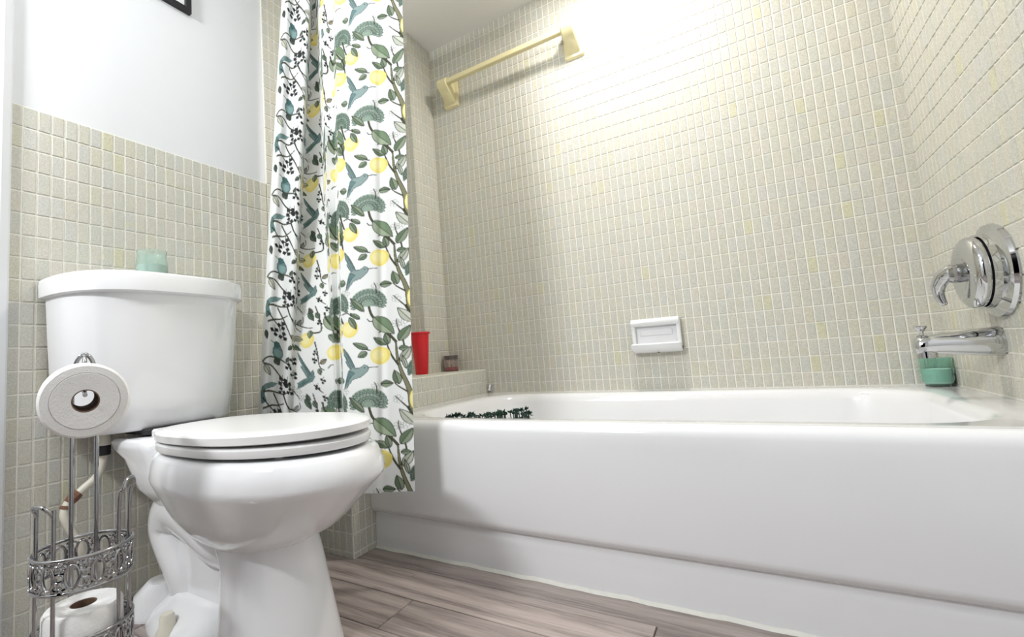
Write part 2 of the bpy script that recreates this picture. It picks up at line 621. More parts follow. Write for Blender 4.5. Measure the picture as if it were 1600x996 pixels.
# ledge: front, tub side, top
cells = []
for za, zb in spans(FZ, LEDGE, LEDGE, ROW):
    for xa, xb in spans(XL + .1, XT, XT, 1.0):
        cells.append((((xa + xb) / 2, YF, (za + zb) / 2), xb - xa, zb - za))
lay(wall_ledge, cells, ROT_FRONT, (1, 0, 0), (0, 0, 1), 120, lambda x, y: y < 780 or x < 500)
cells = []
for za, zb in spans(FZ, LEDGE, LEDGE, ROW):
    for ya, yb in spans(YF, YB, YF, 1.0):
        if zb < RIM and ya > 41.0:
            continue
        cells.append(((XT, (ya + yb) / 2, (za + zb) / 2), yb - ya, zb - za))
lay(wall_ledge, cells, ROT_LEFTW, (0, 1, 0), (0, 0, 1), 120, lambda x, y: x < 560)
cells = []
for ya, yb in spans(YF, YB, YF, ROW):
    for xa, xb in spans(XL + .1, XT, XT, 1.0):
        if ya + .1 > YCH - 1.9 and xa < XC:
            continue
        cells.append((((xa + xb) / 2, (ya + yb) / 2, LEDGE), xb - xa, yb - ya))
lay(wall_ledge, cells, Euler((math.radians(-90), 0, 0)), (1, 0, 0), (0, 1, 0), 1)

# door casing flat on the toilet wall, caulk lines -----------------------
trim1 = struct('trim_1', loft([[(XL, 7.2, z), (XL + .55, 7.2, z), (XL + .8, 7.6, z), (XL + .8, 12.2, z), (XL + .55, 12.75, z), (XL + .25, 12.95, z), (XL, 12.95, z)] for z in (FZ, CZ)]), 'trim')
struct('trim_2', loft([[(x, 41.15, FZ), (x, 40.85 + d, FZ), (x, 40.95 + d * .6, FZ + .14 + d * .3), (x, 41.15, FZ + .26 + d)] for x, d in
                       [(XT + i * 1.4, .06 * math.sin(i * 2.3) + .04 * math.sin(i * 5.1)) for i in range(41)]]), 'caulk', smooth=60)
struct('trim_3', join(box(XT, XR, YB - .16, YB + .1, RIM - .02, RIM + .14), box(XR - .16, XR + .1, 41, YB, RIM - .02, RIM + .14),
                      box(XT - .1, XT + .14, 41, YB, RIM - .02, RIM + .14)), 'caulk')

# ================================================================== LAMPS (out of frame, on the ceiling)
t = thing('recessed_downlight', 'round white recessed downlight in the ceiling over the bathtub', 'ceiling light', (L1P[0], L1P[1], CZ))
obj('trim_ring', lathe([(2.6, 0), (3.6, 0), (3.5, -.25), (2.7, -.35), (2.6, 0)], (L1P[0], L1P[1], CZ), n=40, cap=False), 'plastic', t)
obj('lens', lathe([(2.6, -.02), (0.01, -.04)], (L1P[0], L1P[1], CZ), n=40, cap=False), 'lens', t)
t = thing('ceiling_dome_light', 'white glass dome light on the ceiling above the toilet', 'ceiling light', (L2P[0], L2P[1], CZ))
obj('base_ring', lathe([(4.3, 0), (4.6, -.2), (4.5, -.8), (4.2, -.9)], (L2P[0], L2P[1], CZ), n=40), 'plastic', t)
obj('dome', lathe([(4.2, -.9), (4.0, -1.5), (3.2, -2.2), (1.8, -2.6), (.01, -2.75)], (L2P[0], L2P[1], CZ), n=40, cap=False), 'lens', t)

t = thing('vanity_light', 'chrome vanity light bar with three white glass shades', 'wall light', (L3P[0], -30, L3P[2]))
obj('back_plate', rbox(L3P[0] - 9, L3P[0] + 9, -30, -29.6, L3P[2] - 1.6, L3P[2] + 1.6, .3, .1), 'chrome', t)
for dx in (-6, 0, 6):
    sh_ = obj('shade', lathe([(.8, 0), (1.5, .5), (1.7, 1.1), (1.4, 1.7), (.6, 2.0), (.01, 2.05)], (L3P[0] + dx, -29.6, L3P[2]), axis=(0, 1, 0), n=24), 'lens', t)

# ================================================================== BATHTUB
tub = thing('bathtub', 'white enamel alcove bathtub with a stepped apron', 'bathtub', ((XT + XR) / 2, 55.5, FZ))
x0, x1, y0, y1 = XT + 0.12, XR - 0.1, 41.5, YB - 0.08
rings = [rrect(x0, x1, y0, y1, 0.12, FZ + 1, 8), rrect(x0, x1, y0, y1, 0.12, RIM - .15, 8), rrect(x0 + .15, x1 - .15, y0, y1 - .15, 0.12, RIM, 8)]
ix0, ix1, iy0, iy1 = x0 + 3.0, x1 - 3.6, 43.6, y1 - 2.4
def basin(d, r, z, dx=0.0):
    return rrect(ix0 + d + dx, ix1 - d * .8, iy0 + d * .8, iy1 - d * .8, r, z, 8)
rings += [basin(-.45, 6.2, RIM - .02), basin(-.1, 6.2, RIM - .14), basin(.25, 6.2, RIM - .5), basin(.5, 6.2, RIM - 1.2), basin(1.0, 6, RIM - 4, .6),
          basin(1.8, 5.6, RIM - 8, 1.8), basin(2.6, 5.2, RIM - 10.6, 3.0), basin(3.6, 4.6, RIM - 11.8, 4.0), basin(5.2, 3.6, RIM - 12.2, 4.5)]
obj('basin', loft(rings, False, True), 'enamel', tub, 50)
prof = [(42.4, RIM), (41.9, RIM + .02), (41.35, RIM - .04), (40.95, RIM - .22), (40.68, RIM - .55), (40.56, RIM - 1.0), (40.52, RIM - 1.8),
        (40.48, -16.1), (40.52, -16.4), (40.66, -16.7), (40.95, -16.92), (41.22, -17.1), (41.28, -17.35), (41.18, -17.7), (41.12, -18.2), (41.12, FZ), (42.4, FZ)]
def apron_ring(x, push=0.0):
    return [(x, max(y, y + push) if y < 42 else y, z) for y, z in prof]
obj('apron', loft([apron_ring(x0), apron_ring(x0 + 1.6), apron_ring(x0 + 1.8), apron_ring((x0 + x1) / 2), apron_ring(x1)]), 'enamel', tub, 35)
oc = (ix1 - .75, 55.5, RIM - 3.2)
ov = obj('overflow_plate', lathe([(1.35, 0), (1.35, -.12), (1.2, -.28), (.4, -.36), (.01, -.36)], oc, axis=(1, 0, 0.12)), 'chrome', tub)
obj('screw', lathe([(.14, 0), (.14, .08), (.01, .1)], (oc[0] - .36, oc[1], oc[2]), axis=(-1, 0, 0), n=12), 'chrome', ov)
obj('drain', lathe([(1.1, 0), (1.1, .1), (.8, .16), (.01, .1)], (ix1 - 8, 55.5, RIM - 12.2)), 'chrome', tub)

# ================================================================== TOILET
TY = 23.8
TKY = 23.2
toilet = thing('toilet', 'white two-piece toilet with its lid closed', 'toilet', (-38, TY, FZ))
def dshape(xb, xf, hw, z, bow=1.6, r=1.6, n=40, cy=TY):
    """straight back edge on xb, bowed and rounded front reaching xf"""
    pts = [(xb, cy - hw, z)]
    for i in range(1, n):
        s_ = math.sin(-math.pi / 2 + math.pi * i / n)
        pts.append((xb + (xf - xb) * (1 - abs(s_) ** 3.4) ** .38, cy + hw * s_, z))
    pts.append((xb, cy + hw, z))
    return pts
xb = XL + 0.75
def tk(xf, hw, z, bow, r, dx=0.0):
    return dshape(xb + dx, xf, hw, z, bow, r, cy=TKY)
obj('tank', loft([tk(-46.3, 6.9, -4.55, 1.2, 2.6), tk(-45.9, 7.2, -4.2, 1.3, 2.8), tk(-45.5, 7.45, -2, 1.5, 3.0), tk(-44.9, 7.75, 3, 1.7, 3.3), tk(-44.6, 7.95, 7.7, 1.8, 3.5)]), 'china', toilet, 50)
obj('tank_lid', loft([tk(-44.35, 8.1, 7.62, 1.9, 3.6, -.25), tk(-43.95, 8.35, 7.76, 1.9, 3.8, -.3), tk(-43.9, 8.38, 8.9, 1.9, 3.8, -.3), tk(-44.0, 8.3, 9.3, 1.9, 3.8, -.28),
                      tk(-44.35, 8.05, 9.52, 1.9, 3.6, -.2), tk(-45.1, 7.3, 9.62, 1.7, 3.0, .2)]), 'china', toilet, 40)

def egg(xb, xf, hw, z, xm=0.45, pb=0.75, n=56, cy=TY):
    xb, xf = xb + 0.35, xf + 0.35
    xmm = xf + (xb - xf) * xm
    out = []
    for i in range(n):
        t = 2 * math.pi * i / n
        c, s = math.cos(t), math.sin(t)
        p = 1.0 if c > 0 else pb
        x = xmm + ((xf - xmm) if c > 0 else (xmm - xb)) * math.copysign(abs(c) ** p, c)
        y = cy + hw * math.copysign(abs(s) ** p, s)
        out.append((x, y, z))
    return out
obj('bowl', loft([egg(-43.4, -24.6, 5.6, -5.92), egg(-43.9, -24.1, 6.1, -5.95), egg(-44.2, -23.7, 6.45, -6.25), egg(-44.35, -23.35, 6.62, -7.0), egg(-44.4, -23.2, 6.72, -7.7), egg(-44.35, -23.3, 6.68, -8.0), egg(-44.1, -23.75, 6.5, -8.4),
                  egg(-43.6, -24.75, 6.05, -9.3), egg(-42.9, -26.1, 5.5, -10.5), egg(-42.0, -27.4, 4.9, -11.6), egg(-41.0, -28.9, 4.2, -12.4), egg(-40.0, -30.1, 3.6, -12.95), egg(-39.0, -31.0, 3.0, -13.3)]),
    'china', toilet, 60)
obj('bowl_deck', loft([rrect(-49.8, -43, TY - 4.5, TY + 4.5, 1.2, -5.15, 5), rrect(-50.2, -42.6, TY - 4.8, TY + 4.8, 1.4, -5.4, 5), rrect(-50.1, -42.2, TY - 4.75, TY + 4.75, 1.5, -6.0, 5),
                       rrect(-48.7, -41.8, TY - 4.5, TY + 4.5, 1.8, -6.9, 5), rrect(-47.9, -41.5, TY - 4.4, TY + 4.4, 1.8, -7.9, 5), rrect(-46.8, -41, TY - 4.2, TY + 4.2, 1.8, -9.4, 5),
                       rrect(-46, -41, TY - 3, TY + 3, 1.6, -11, 5)]), 'china', toilet, 60)
obj('pedestal', loft([egg(-38.0, -29.9, 3.5, -12.2, .5, .6), egg(-37.3, -30.0, 3.5, -13.2, .5, .6), egg(-36.4, -29.7, 3.55, -14.5, .5, .55), egg(-36.2, -29.1, 3.75, -17, .5, .5),
                      egg(-36.3, -28.4, 4.1, -19.8, .5, .5), egg(-36.4, -28.1, 4.25, FZ, .5, .5)]), 'china', toilet, 60)
tp = smooth_path([(-35.5, TY, -13.6), (-38.5, TY - .3, -13.4), (-41.2, TY - .5, -12.0), (-44.6, TY - .4, -11.6), (-46.3, TY - .4, -13.2), (-45.6, TY - .4, -15.2), (-44.4, TY - .3, -17.2), (-44.2, TY, -19.2), (-44.4, TY, FZ)], 6)
obj('trapway', tube(tp, [2.4 + .3 * math.sin(i * .12) for i in range(len(tp))], 24), 'china', toilet, 60)
obj('trap_web', loft([rrect(-45.5, -34, TY - 1.6, TY + 1.6, 1.0, z, 4) for z in (FZ, -19, -15, -12)]), 'china', toilet, 60)
obj('base_flange', loft([egg(-48.2, -28.0, 4.6, FZ, .5, .7), egg(-48.2, -28.0, 4.6, FZ + .35, .5, .7), egg(-47.6, -28.6, 4.1, FZ + 1.0, .5, .7), egg(-46.8, -30, 3.2, FZ + 1.7, .5, .7), egg(-45.5, -31, 2.6, FZ + 2.6, .5, .7)]),
    'china', toilet, 60)
for yy in (TY - 3.9, TY + 3.9):
    obj('bolt_cap', lathe([(.85, 0), (.85, .35), (.62, .7), (.55, 1.5), (.42, 1.75), (.01, 1.8)], (-41.4, yy, FZ + .55), n=20), 'cream' if yy < TY else 'plastic', toilet)
def tl(r_):
    return [(x, y, z + .16 * max(0, (x + 44) / 20) ** 2) for x, y, z in r_]
obj('seat', loft([egg(-43.4, -25.0, 5.7, -5.72), egg(-43.9, -24.45, 6.15, -5.66), egg(-43.95, -24.35, 6.22, -5.5), egg(-43.95, -24.35, 6.22, -5.15), egg(-43.7, -24.6, 6.05, -5.02), egg(-43, -25.3, 5.4, -5.0)]), 'plastic', toilet, 40)
obj('seat_lid', loft([tl(egg(-43.0, -25.3, 5.5, -4.86)), tl(egg(-43.75, -24.6, 6.1, -4.92)), tl(egg(-43.98, -24.35, 6.26, -4.84)), tl(egg(-43.98, -24.35, 6.26, -4.36)), tl(egg(-43.8, -24.55, 6.1, -4.22)), tl(egg(-43.2, -25.2, 5.6, -4.15)), tl(egg(-42.0, -26.6, 4.6, -4.13)), tl(egg(-38, -30, 2.5, -4.10))]), 'plastic', toilet, 40)
for xx, yy in ((-27.5, TY - 3.4), (-27.5, TY + 3.4), (-40, TY - 4.6), (-40, TY + 4.6)):
    obj('bumper', lathe([(.3, 0), (.3, .24)], (xx, yy, -5.95), n=12), 'plastic', toilet)
for yy in (TY - 2.6, TY + 2.6):
    obj('hinge', rbox(-45.2, -43.5, yy - .7, yy + .7, -5.2, -4.45, .3, .15), 'plastic', toilet)
obj('tank_gasket', rbox(-50, -45.6, TY - 3.5, TY + 3.5, -4.95, -4.5, .6, .05), 'dark', toilet)
rf = smooth_path([(-49.4, TY - 3.2, FZ)] * 1 + [(-49.6, TY - 1.5, FZ)], 2)
obj('rear_foot', loft([egg(-50.4, -46, 2.2, FZ, .5, 1, 28, TY - 1.6), egg(-50.4, -46, 2.2, FZ + .35, .5, 1, 28, TY - 1.6), egg(-50.2, -46, 2.0, FZ + .6, .5, 1, 28, TY - 1.6), egg(-49.9, -46, 1.9, FZ + 1.8, .5, 1, 28, TY - 1.6), egg(-48.6, -46, 1.1, FZ + 2.9, .5, 1, 28, TY - 1.6)]), 'china', toilet, 60)

# supply line
sl = thing('supply_line', 'cream water supply hose with rusty nuts under the toilet tank', 'hose', (-51, 17, FZ))
hp = [(-50.2, 18.9, -4.8), (-50.4, 18.95, -6.8), (-50.6, 18.6, -8.3), (-50.9, 17.6, -9.3), (-51.0, 16.6, -10.2), (-50.9, 16.3, -11.2), (-50.8, 16.8, -12.6), (-50.7, 17.4, -14.2), (-51.2, 17.6, -15.4)]
hs = smooth_path(hp, 8)
obj('hose', tube(hs, .34, 12), 'cream', sl, 60)
obj('nut', lathe([(.5, 0), (.55, .1), (.55, .75), (.45, .9)], (-50.3, 18.95, -6.6), n=8), 'dark', sl)
obj('nut', lathe([(.62, 0), (.62, 1.0), (.45, 1.2)], (-50.2, 18.93, -5.7), n=10), 'cream', sl)
obj('nut', tube([hs[26], hs[29], hs[32]], [.42, .5, .4], 8), 'rust', sl)
obj('nut', tube([hs[34], hs[36]], [.46, .46], 8), 'rust', sl)
obj('shutoff_valve', lathe([(.55, 0), (.55, 1.2), (.8, 1.3), (.8, 1.5), (.3, 1.6)], (XL + .1, 17.6, -15.4), axis=(1, 0, 0), n=16), 'chrome', sl)

# ================================================================== TOILET PAPER STAND
SC = np.array([-36.3, 12.6])
AXD = np.array([-0.947, 0.322])            # away from the camera
PD = np.array([0.322, 0.947])              # across
stand = thing('toilet_paper_stand', 'chrome wire toilet paper stand with two filigree basket bands', 'paper stand', (SC[0], SC[1], FZ))
def sp(a, b, z):
    q = SC + PD * a + AXD * b
    return (q[0], q[1], z)
RB = 2.36
BC = SC - AXD * 1.95
ZU, ZLW, BH = -9.55, -13.85, 1.75
arch = [sp(-.62, 0, FZ + .3), sp(-.62, 0, -0.2)] + [sp(-.62 * math.cos(t), 0, -.1 + 1.95 * math.sin(t)) for t in np.linspace(0.15, math.pi - .15, 12)] + [sp(.62, 0, -.2), sp(.62, 0, FZ + .3)]
obj('pole_arch', tube(arch, .13, 10), 'wire', stand, 60)
fc = pix(134, 627, 1, 1.0)
fc = fc / np.linalg.norm(fc) * 33.6
HZ = fc[2] + .36
hook = smooth_path([sp(0, 0.0, 1.8), sp(0, -.5, 1.4), sp(0, -.8, .4), sp(0, -1.0, HZ + .15), sp(0, -1.4, HZ), sp(0, -3.6, HZ), sp(0, -5.0, HZ - .02)], 5)
obj('hook', tube(hook, .12, 8), 'wire', stand, 60)
def sb_(a, b, z):
    q = BC + PD * a + AXD * b
    return (q[0], q[1], z)
def circ(r, z, n=48, a0=0.0):
    return [sb_(r * math.cos(a0 + 2 * math.pi * i / n), r * math.sin(a0 + 2 * math.pi * i / n), z) for i in range(n)]
def band(name, zt):
    b_ = obj(name, join(tube(circ(RB, zt), .10, 8, True), tube(circ(RB * .985, zt - BH), .10, 8, True)), 'wire', stand, 60)
    nO = 13
    for i in range(nO):
        a = 2 * math.pi * (i + .3) / nO
        loop = []
        for t_ in np.linspace(0, 2 * math.pi, 20, endpoint=False):
            da = .135 * math.cos(t_)
            loop.append(sb_(RB * math.cos(a + da), RB * math.sin(a + da), zt - BH / 2 + .62 * math.sin(t_)))
        obj('oval_ring', tube(loop, .085, 6, True), 'wire', b_, 60)
    parts = []
    for i in range(nO):
        a = 2 * math.pi * (i + .8) / nO
        for (da0, dz0, rr) in ((0, 0, .20), (-.055, .42, .22), (.055, .42, .22), (-.055, -.42, .22), (.055, -.42, .22), (0, .68, .12), (0, -.68, .12)):
            lp = [sb_(RB * math.cos(a + da0 + rr / RB * math.cos(q)), RB * math.sin(a + da0 + rr / RB * math.cos(q)), zt - BH / 2 + dz0 + rr * math.sin(q)) for q in np.linspace(0, 2 * math.pi, 9, endpoint=False)]
            parts.append(tube(lp, .07, 5, True))
    obj('scrollwork', join(*parts), 'wire', b_, 60)
band('upper_band', ZU)
band('lower_band', ZLW)
for ang in (-.45, math.pi + .62):
    pts = []
    da = .31
    c0 = (RB - .16)
    ztop = -6.6 if ang > 1 else -5.9
    L_ = [(ang - da, FZ + .9), (ang - da, -8), (ang - da * .95, ztop - .6), (ang - da * .6, ztop - .1), (ang, ztop), (ang + da * .6, ztop - .1), (ang + da * .95, ztop - .6), (ang + da, -8), (ang + da, FZ + .9)]
    for a, z in L_:
        k = c0 + (.25 if z > -7 else 0)
        pts.append(sb_(k * math.cos(a), k * math.sin(a), z))
    obj('side_loop', tube(smooth_path(pts, 5), .11, 8), 'wire', stand, 60)
obj('basket_floor', join(tube(circ(RB * .95, ZLW - 3.0), .1, 8, True), *[tube([sb_(-RB * .95 * math.cos(a), -RB * .95 * math.sin(a), ZLW - 3.0), sb_(RB * .95 * math.cos(a), RB * .95 * math.sin(a), ZLW - 3.0)], .08, 6) for a in (0, .8, 1.57, 2.4)]), 'wire', stand, 60)
obj('base', lathe([(RB + .3, 0), (RB + .3, .25), (RB + .1, .4), (.01, .45)], (BC[0], BC[1], FZ), n=40), 'wire', stand, 40)

def roll(name, label, c, axis, R_, Ln, group=None, grooves=True):
    ax = np.array(axis, float); ax /= np.linalg.norm(ax)
    t_ = thing(name, label, 'toilet roll', c, group)
    pr = [(.64, 0), (R_ * .74, -.02), (R_ * .755, .06), (R_ * .77, 0.0), (R_ - .12, .03), (R_, .2), (R_ + .02, Ln / 2), (R_, Ln - .2), (R_ - .12, Ln), (.64, Ln)]
    obj('paper', lathe(pr, c, ax, 56, False), 'paper', t_, 35)
    obj('core', lathe([(.66, 0.02), (.58, 0.02), (.58, Ln - .02), (.66, Ln - .02)], c, ax, 32, False), 'card', t_, 35)
    return t_
ru = roll('toilet_roll', 'white toilet roll hanging on the stand in front of the tank', tuple(fc), (AXD[0] + .03, AXD[1] - .05, .05), 2.08, 3.6)
rl = roll('toilet_roll', 'white toilet roll lying flat inside the lower basket', sb_(0, 0, ZLW - 2.5), (0, 0, 1), 1.9, 3.55)

# ================================================================== SHOWER CURTAIN
P_REP = 10.2
CY0 = 36.2
def xl_c(z): return -45.3 - (46.7 - z) * 0.1405 if z > -6 else -52.7
def xr_c(z): return -26.0 - (46.7 - z) * 0.0425
Z_TOP, Z_BOT = 53.0, -12.6
def y_base(z): return 36.2 + (z - 18) * 0.05
def sm(a, b, x):
    t_ = min(1, max(0, (x - a) / (b - a)))
    return t_ * t_ * (3 - 2 * t_)
def fold_y(s, z):
    k = (Z_TOP - z) / (Z_TOP - Z_BOT)
    s1, s2, s3 = .30 - .06 * k, .33 + .27 * k, .47 + .15 * k
    kA = min(1, s / s1); kB = min(1, max(0, (s - s1) / (s2 - s1))); kC = min(1, max(0, (s - s2) / (s3 - s2))); kD = max(0, (s - s3) / (1 - s3))
    yA = -0.75 + 1.25 * kA - .38 * math.sin(kA * 9.4)
    yB = .9 + 2.6 * (1 - sm(.5, .85, k)) + .3 * kB + .35 * math.sin(kB * 6.3) * k
    yC = -0.6 + .7 * k + 1.1 * kC
    yD = -1.3 + 2.9 * kD + .16 * math.sin(kD * 8.0 + 1)
    h = .012
    y = yA + (yB - yA) * sm(s1 - h, s1 + h, s)
    y = y + (yC - y) * sm(s2 - h, s2 + h, s)
    y = y + (yD - y) * sm(s3 - h, s3 + h, s)
    y += .45 * math.exp(-((s - s3) / .007) ** 2) + .3 * math.exp(-((s - .84) / .02) ** 2) * k
    return y
def y_at(s, z): return y_base(z) + fold_y(s, z)
CW, CH = 210.0, 143.0
def p2c(x, y):
    d = ray(x, y)
    kx, kz = d[0] / d[1], d[2] / d[1]
    Y = CY0
    for _ in range(5):
        z = kz * Y
        zr = kz * CY0
        s_ = (kx * CY0 - xl_c(zr)) / (xr_c(zr) - xl_c(zr))
        Y = y_base(z) + 0.3
    return s_ * CW, (30.0 - z) / P_REP * CH
RS = 4
canvas = np.ones((int(CH * RS), int(CW * RS), 3)) * np.array([240, 242, 242.0])
def fill(poly, col, alpha=1.0, soft=False):
    poly = np.array(poly, float)
    lo, hi = poly.min(0), poly.max(0)
    k0 = int(math.floor(lo[1] / CH)); k1 = int(math.floor(hi[1] / CH))
    for k in range(k0, k1 + 1):
        p = poly - np.array([0, k * CH])
        l, h = p.min(0) * RS, p.max(0) * RS
        xa, xb_ = max(0, int(l[0])), min(canvas.shape[1], int(h[0]) + 2)
        ya, yb_ = max(0, int(l[1])), min(canvas.shape[0], int(h[1]) + 2)
        if xb_ <= xa or yb_ <= ya: continue
        gx, gy = np.meshgrid((np.arange(xa, xb_) + .5) / RS, (np.arange(ya, yb_) + .5) / RS)
        ins = np.zeros(gx.shape, bool)
        n = len(p)
        for i in range(n):
            x1_, y1_ = p[i]; x2_, y2_ = p[(i + 1) % n]
            if y1_ == y2_: continue
            c = ((y1_ > gy) != (y2_ > gy)) & (gx < (x2_ - x1_) * (gy - y1_) / (y2_ - y1_) + x1_)
            ins ^= c
        reg = canvas[ya:yb_, xa:xb_]
        reg[ins] = reg[ins] * (1 - alpha) + np.array(col) * alpha
def stroke(pts, wd, col, alpha=1.0):
    pts = [np.array(p, float) for p in pts]
    n = len(pts)
    ww = wd if hasattr(wd, '__len__') else [wd] * n
    Lf, Rt = [], []
    for i in range(n):
        t_ = pts[min(i + 1, n - 1)] - pts[max(i - 1, 0)]
        nn = np.array([-t_[1], t_[0]]) / (np.linalg.norm(t_) + 1e-9) * ww[i] / 2
        Lf.append(pts[i] + nn); Rt.append(pts[i] - nn)
    fill(Lf + Rt[::-1], col, alpha)
def sp2(pts, k=5):
    return [q[:2] for q in smooth_path([(a, b, 0) for a, b in pts], k)]
INK = (66, 70, 64)
def leaf(b, t_, wd, c1=(140, 154, 132), c2=(104, 122, 98), ink=INK, al=1.0):
    b, t_ = np.array(p2c(*b)), np.array(p2c(*t_))
    d = t_ - b; n = np.array([-d[1], d[0]]) / (np.linalg.norm(d) + 1e-9)
    sA = [b + d * s + n * wd * math.sin(math.pi * s ** .8) ** .9 * .5 for s in np.linspace(0, 1, 14)]
    sB = [b + d * s - n * wd * math.sin(math.pi * s ** .8) ** .9 * .5 for s in np.linspace(0, 1, 14)]
    mid = [b + d * s for s in np.linspace(0, 1, 14)]
    fill(sA + mid[::-1], c1, al); fill(sB + mid[::-1], c2, al)
    stroke(sA, .8, ink, al); stroke(sB, .8, ink, al); stroke(mid, .7, ink, al)
def lemon(c, rx, ry):
    c = np.array(p2c(*c))
    for k, col, ox in ((1.0, (240, 224, 132), 0), (.82, (244, 231, 150), -.12), (.55, (248, 239, 180), -.22)):
        fill([c + np.array([rx * k * math.cos(a) + ox * rx, ry * k * math.sin(a) * (1.0 + .10 * math.sin(a)) - .1 * ry * (1 - k)]) for a in np.linspace(0, 2 * math.pi, 28, endpoint=False)], col)
def twig(pts, w0, w1, col=(84, 84, 66), al=1.0):
    q = sp2([p2c(*p) for p in pts])
    w0, w1 = w0 * 1.2 + .2, w1 * 1.2 + .2
    stroke(q, list(np.linspace(w0, w1, len(q))), (48, 50, 42), al)
    if w0 > 2:
        stroke(q, list(np.linspace(w0 - 1.3, max(.2, w1 - 1.3), len(q))), col, al)
def dahlia(c, rx, ry, dark=0):
    c = np.array(p2c(*c))
    fill([c + np.array([rx * .96 * math.cos(a), ry * .96 * math.sin(a)]) for a in np.linspace(math.pi * .93, math.pi * 2.07, 30)] + [c + np.array([rx * .4, ry * .35]), c + np.array([-rx * .4, ry * .35])], (150 - dark, 170 - dark, 156 - dark))
    for k, (f, col, npet) in enumerate(((1.0, (150, 166, 156), 17), (.80, (176, 190, 180), 15), (.58, (146, 164, 152), 12), (.36, (184, 196, 184), 9))):
        for i in range(npet):
            a = math.pi * (.90 + 1.20 * i / (npet - 1))
            e = c + np.array([rx * f * math.cos(a), ry * f * math.sin(a) + ry * .1])
            b = c + np.array([rx * f * .62 * math.cos(a), ry * f * .62 * math.sin(a) + ry * .15])
            d = e - b; n = np.array([-d[1], d[0]]) / (np.linalg.norm(d) + 1e-9)
            wd = 1.15 * math.pi * f * (rx + ry) / 2 / npet
            A = [b + d * s + n * wd * .5 * math.sin(math.pi * (.15 + .85 * s)) for s in np.linspace(0, 1, 7)]
            B = [b + d * s - n * wd * .5 * math.sin(math.pi * (.15 + .85 * s)) for s in np.linspace(0, 1, 7)]
            fill(A + B[::-1], tuple(v - dark for v in col)); stroke(A, .55, (70, 90, 80)); stroke(B, .55, (70, 90, 80)); stroke([b, e], .45, (84, 104, 94))
def poly(pts, col, al=1.0, line=True):
    q = [p2c(*p) for p in pts]
    fill(q, col, al)
    if line: stroke(q + [q[0]], .7, (62, 84, 86), al)
def blackflower(c, s=1.0, rot=0.0):
    c = np.array(c, float)
    s = s * 1.35
    for a in (0, 2.1, 4.2):
        d = np.array([math.cos(a + rot), math.sin(a + rot)]) * 4.4 * s
        n = np.array([-d[1], d[0]]) * .46
        fill([np.array(p2c(*q)) for q in (c, c + d * .6 + n, c + d, c + d * .6 - n)], (44, 46, 46))
    stroke([p2c(*c), p2c(*(c + np.array([.5, -6.0 * s])))], .8, INK)
def blossom(c, s=1.0):
    c = np.array(p2c(*c))
    for a in np.linspace(0, 2 * math.pi, 5, endpoint=False):
        e = c + 3.6 * s * np.array([math.cos(a), math.sin(a)])
        q = [e + 2.1 * s * np.array([math.cos(b), math.sin(b)]) for b in np.linspace(0, 2 * math.pi, 12)]
        stroke(q, .55, (176, 180, 176))
def hummer(ox, oy, sc=1.0):
    f = lambda p: (558 + ox + (p[0] - 558) * sc, 290 + oy + (p[1] - 290) * sc)
    B = [(574, 276), (569, 275.5), (565, 280), (560, 283), (552, 285), (547, 291), (545, 299), (543, 309), (541.5, 318), (545.5, 314), (547.5, 309), (550, 306), (552, 302), (557, 298), (563, 295), (568, 290), (573, 284), (575.5, 279)]
    Wg = [(540, 262), (546, 267), (551, 274), (555, 281), (557, 285), (550, 288), (546, 284), (543, 279), (544.5, 277), (541, 271)]
    poly([f(p) for p in Wg], (126, 147, 146)); poly([f(p) for p in B], (146, 166, 165))
    poly([f(p) for p in [(549, 290), (546, 299), (543.5, 311), (547, 304), (551, 297), (556, 291)]], (104, 134, 134), .9)
    for a, b in (((543, 266), (553, 284)), ((543.5, 272), (550, 285)), ((546, 269), (555, 283)), ((547, 296), (542.5, 315)), ((550, 297), (545, 312))):
        stroke([p2c(*f(a)), p2c(*f(b))], .55, (70, 96, 98))
    stroke([p2c(*f((574, 278.5))), p2c(*f((582, 274.5))), p2c(*f((589, 273)))], [1.5, .9, .5], (60, 72, 72))
    fill([np.array(p2c(*f((569.6, 279.4)))) + .9 * np.array([math.cos(a), math.sin(a)]) for a in np.linspace(0, 6.28, 8)], (40, 46, 46))
def perched(ox, oy):
    f = lambda p: (p[0] + ox, p[1] + oy)
    poly([f(p) for p in [(441, 281), (444, 278.5), (448, 279.5), (450, 284), (453, 290), (453.5, 297), (451, 302.5), (446, 304.5), (441.5, 302), (439, 296), (439.5, 290), (441.5, 286)]], (102, 132, 131))
    poly([f(p) for p in [(441, 281), (444, 278.5), (448, 279.5), (449.5, 285), (445, 287), (441.5, 286)]], (70, 108, 106))
    poly([f(p) for p in [(440.5, 291), (446, 289), (452, 291), (452, 298), (447, 301), (441, 298)]], (138, 168, 166), .85, False)
    poly([f(p) for p in [(444, 303), (450, 303), (449, 311), (446, 312)]], (58, 74, 70))
    stroke([p2c(*f((441.5, 281.5))), p2c(*f((436, 280)))], .9, (50, 60, 58))

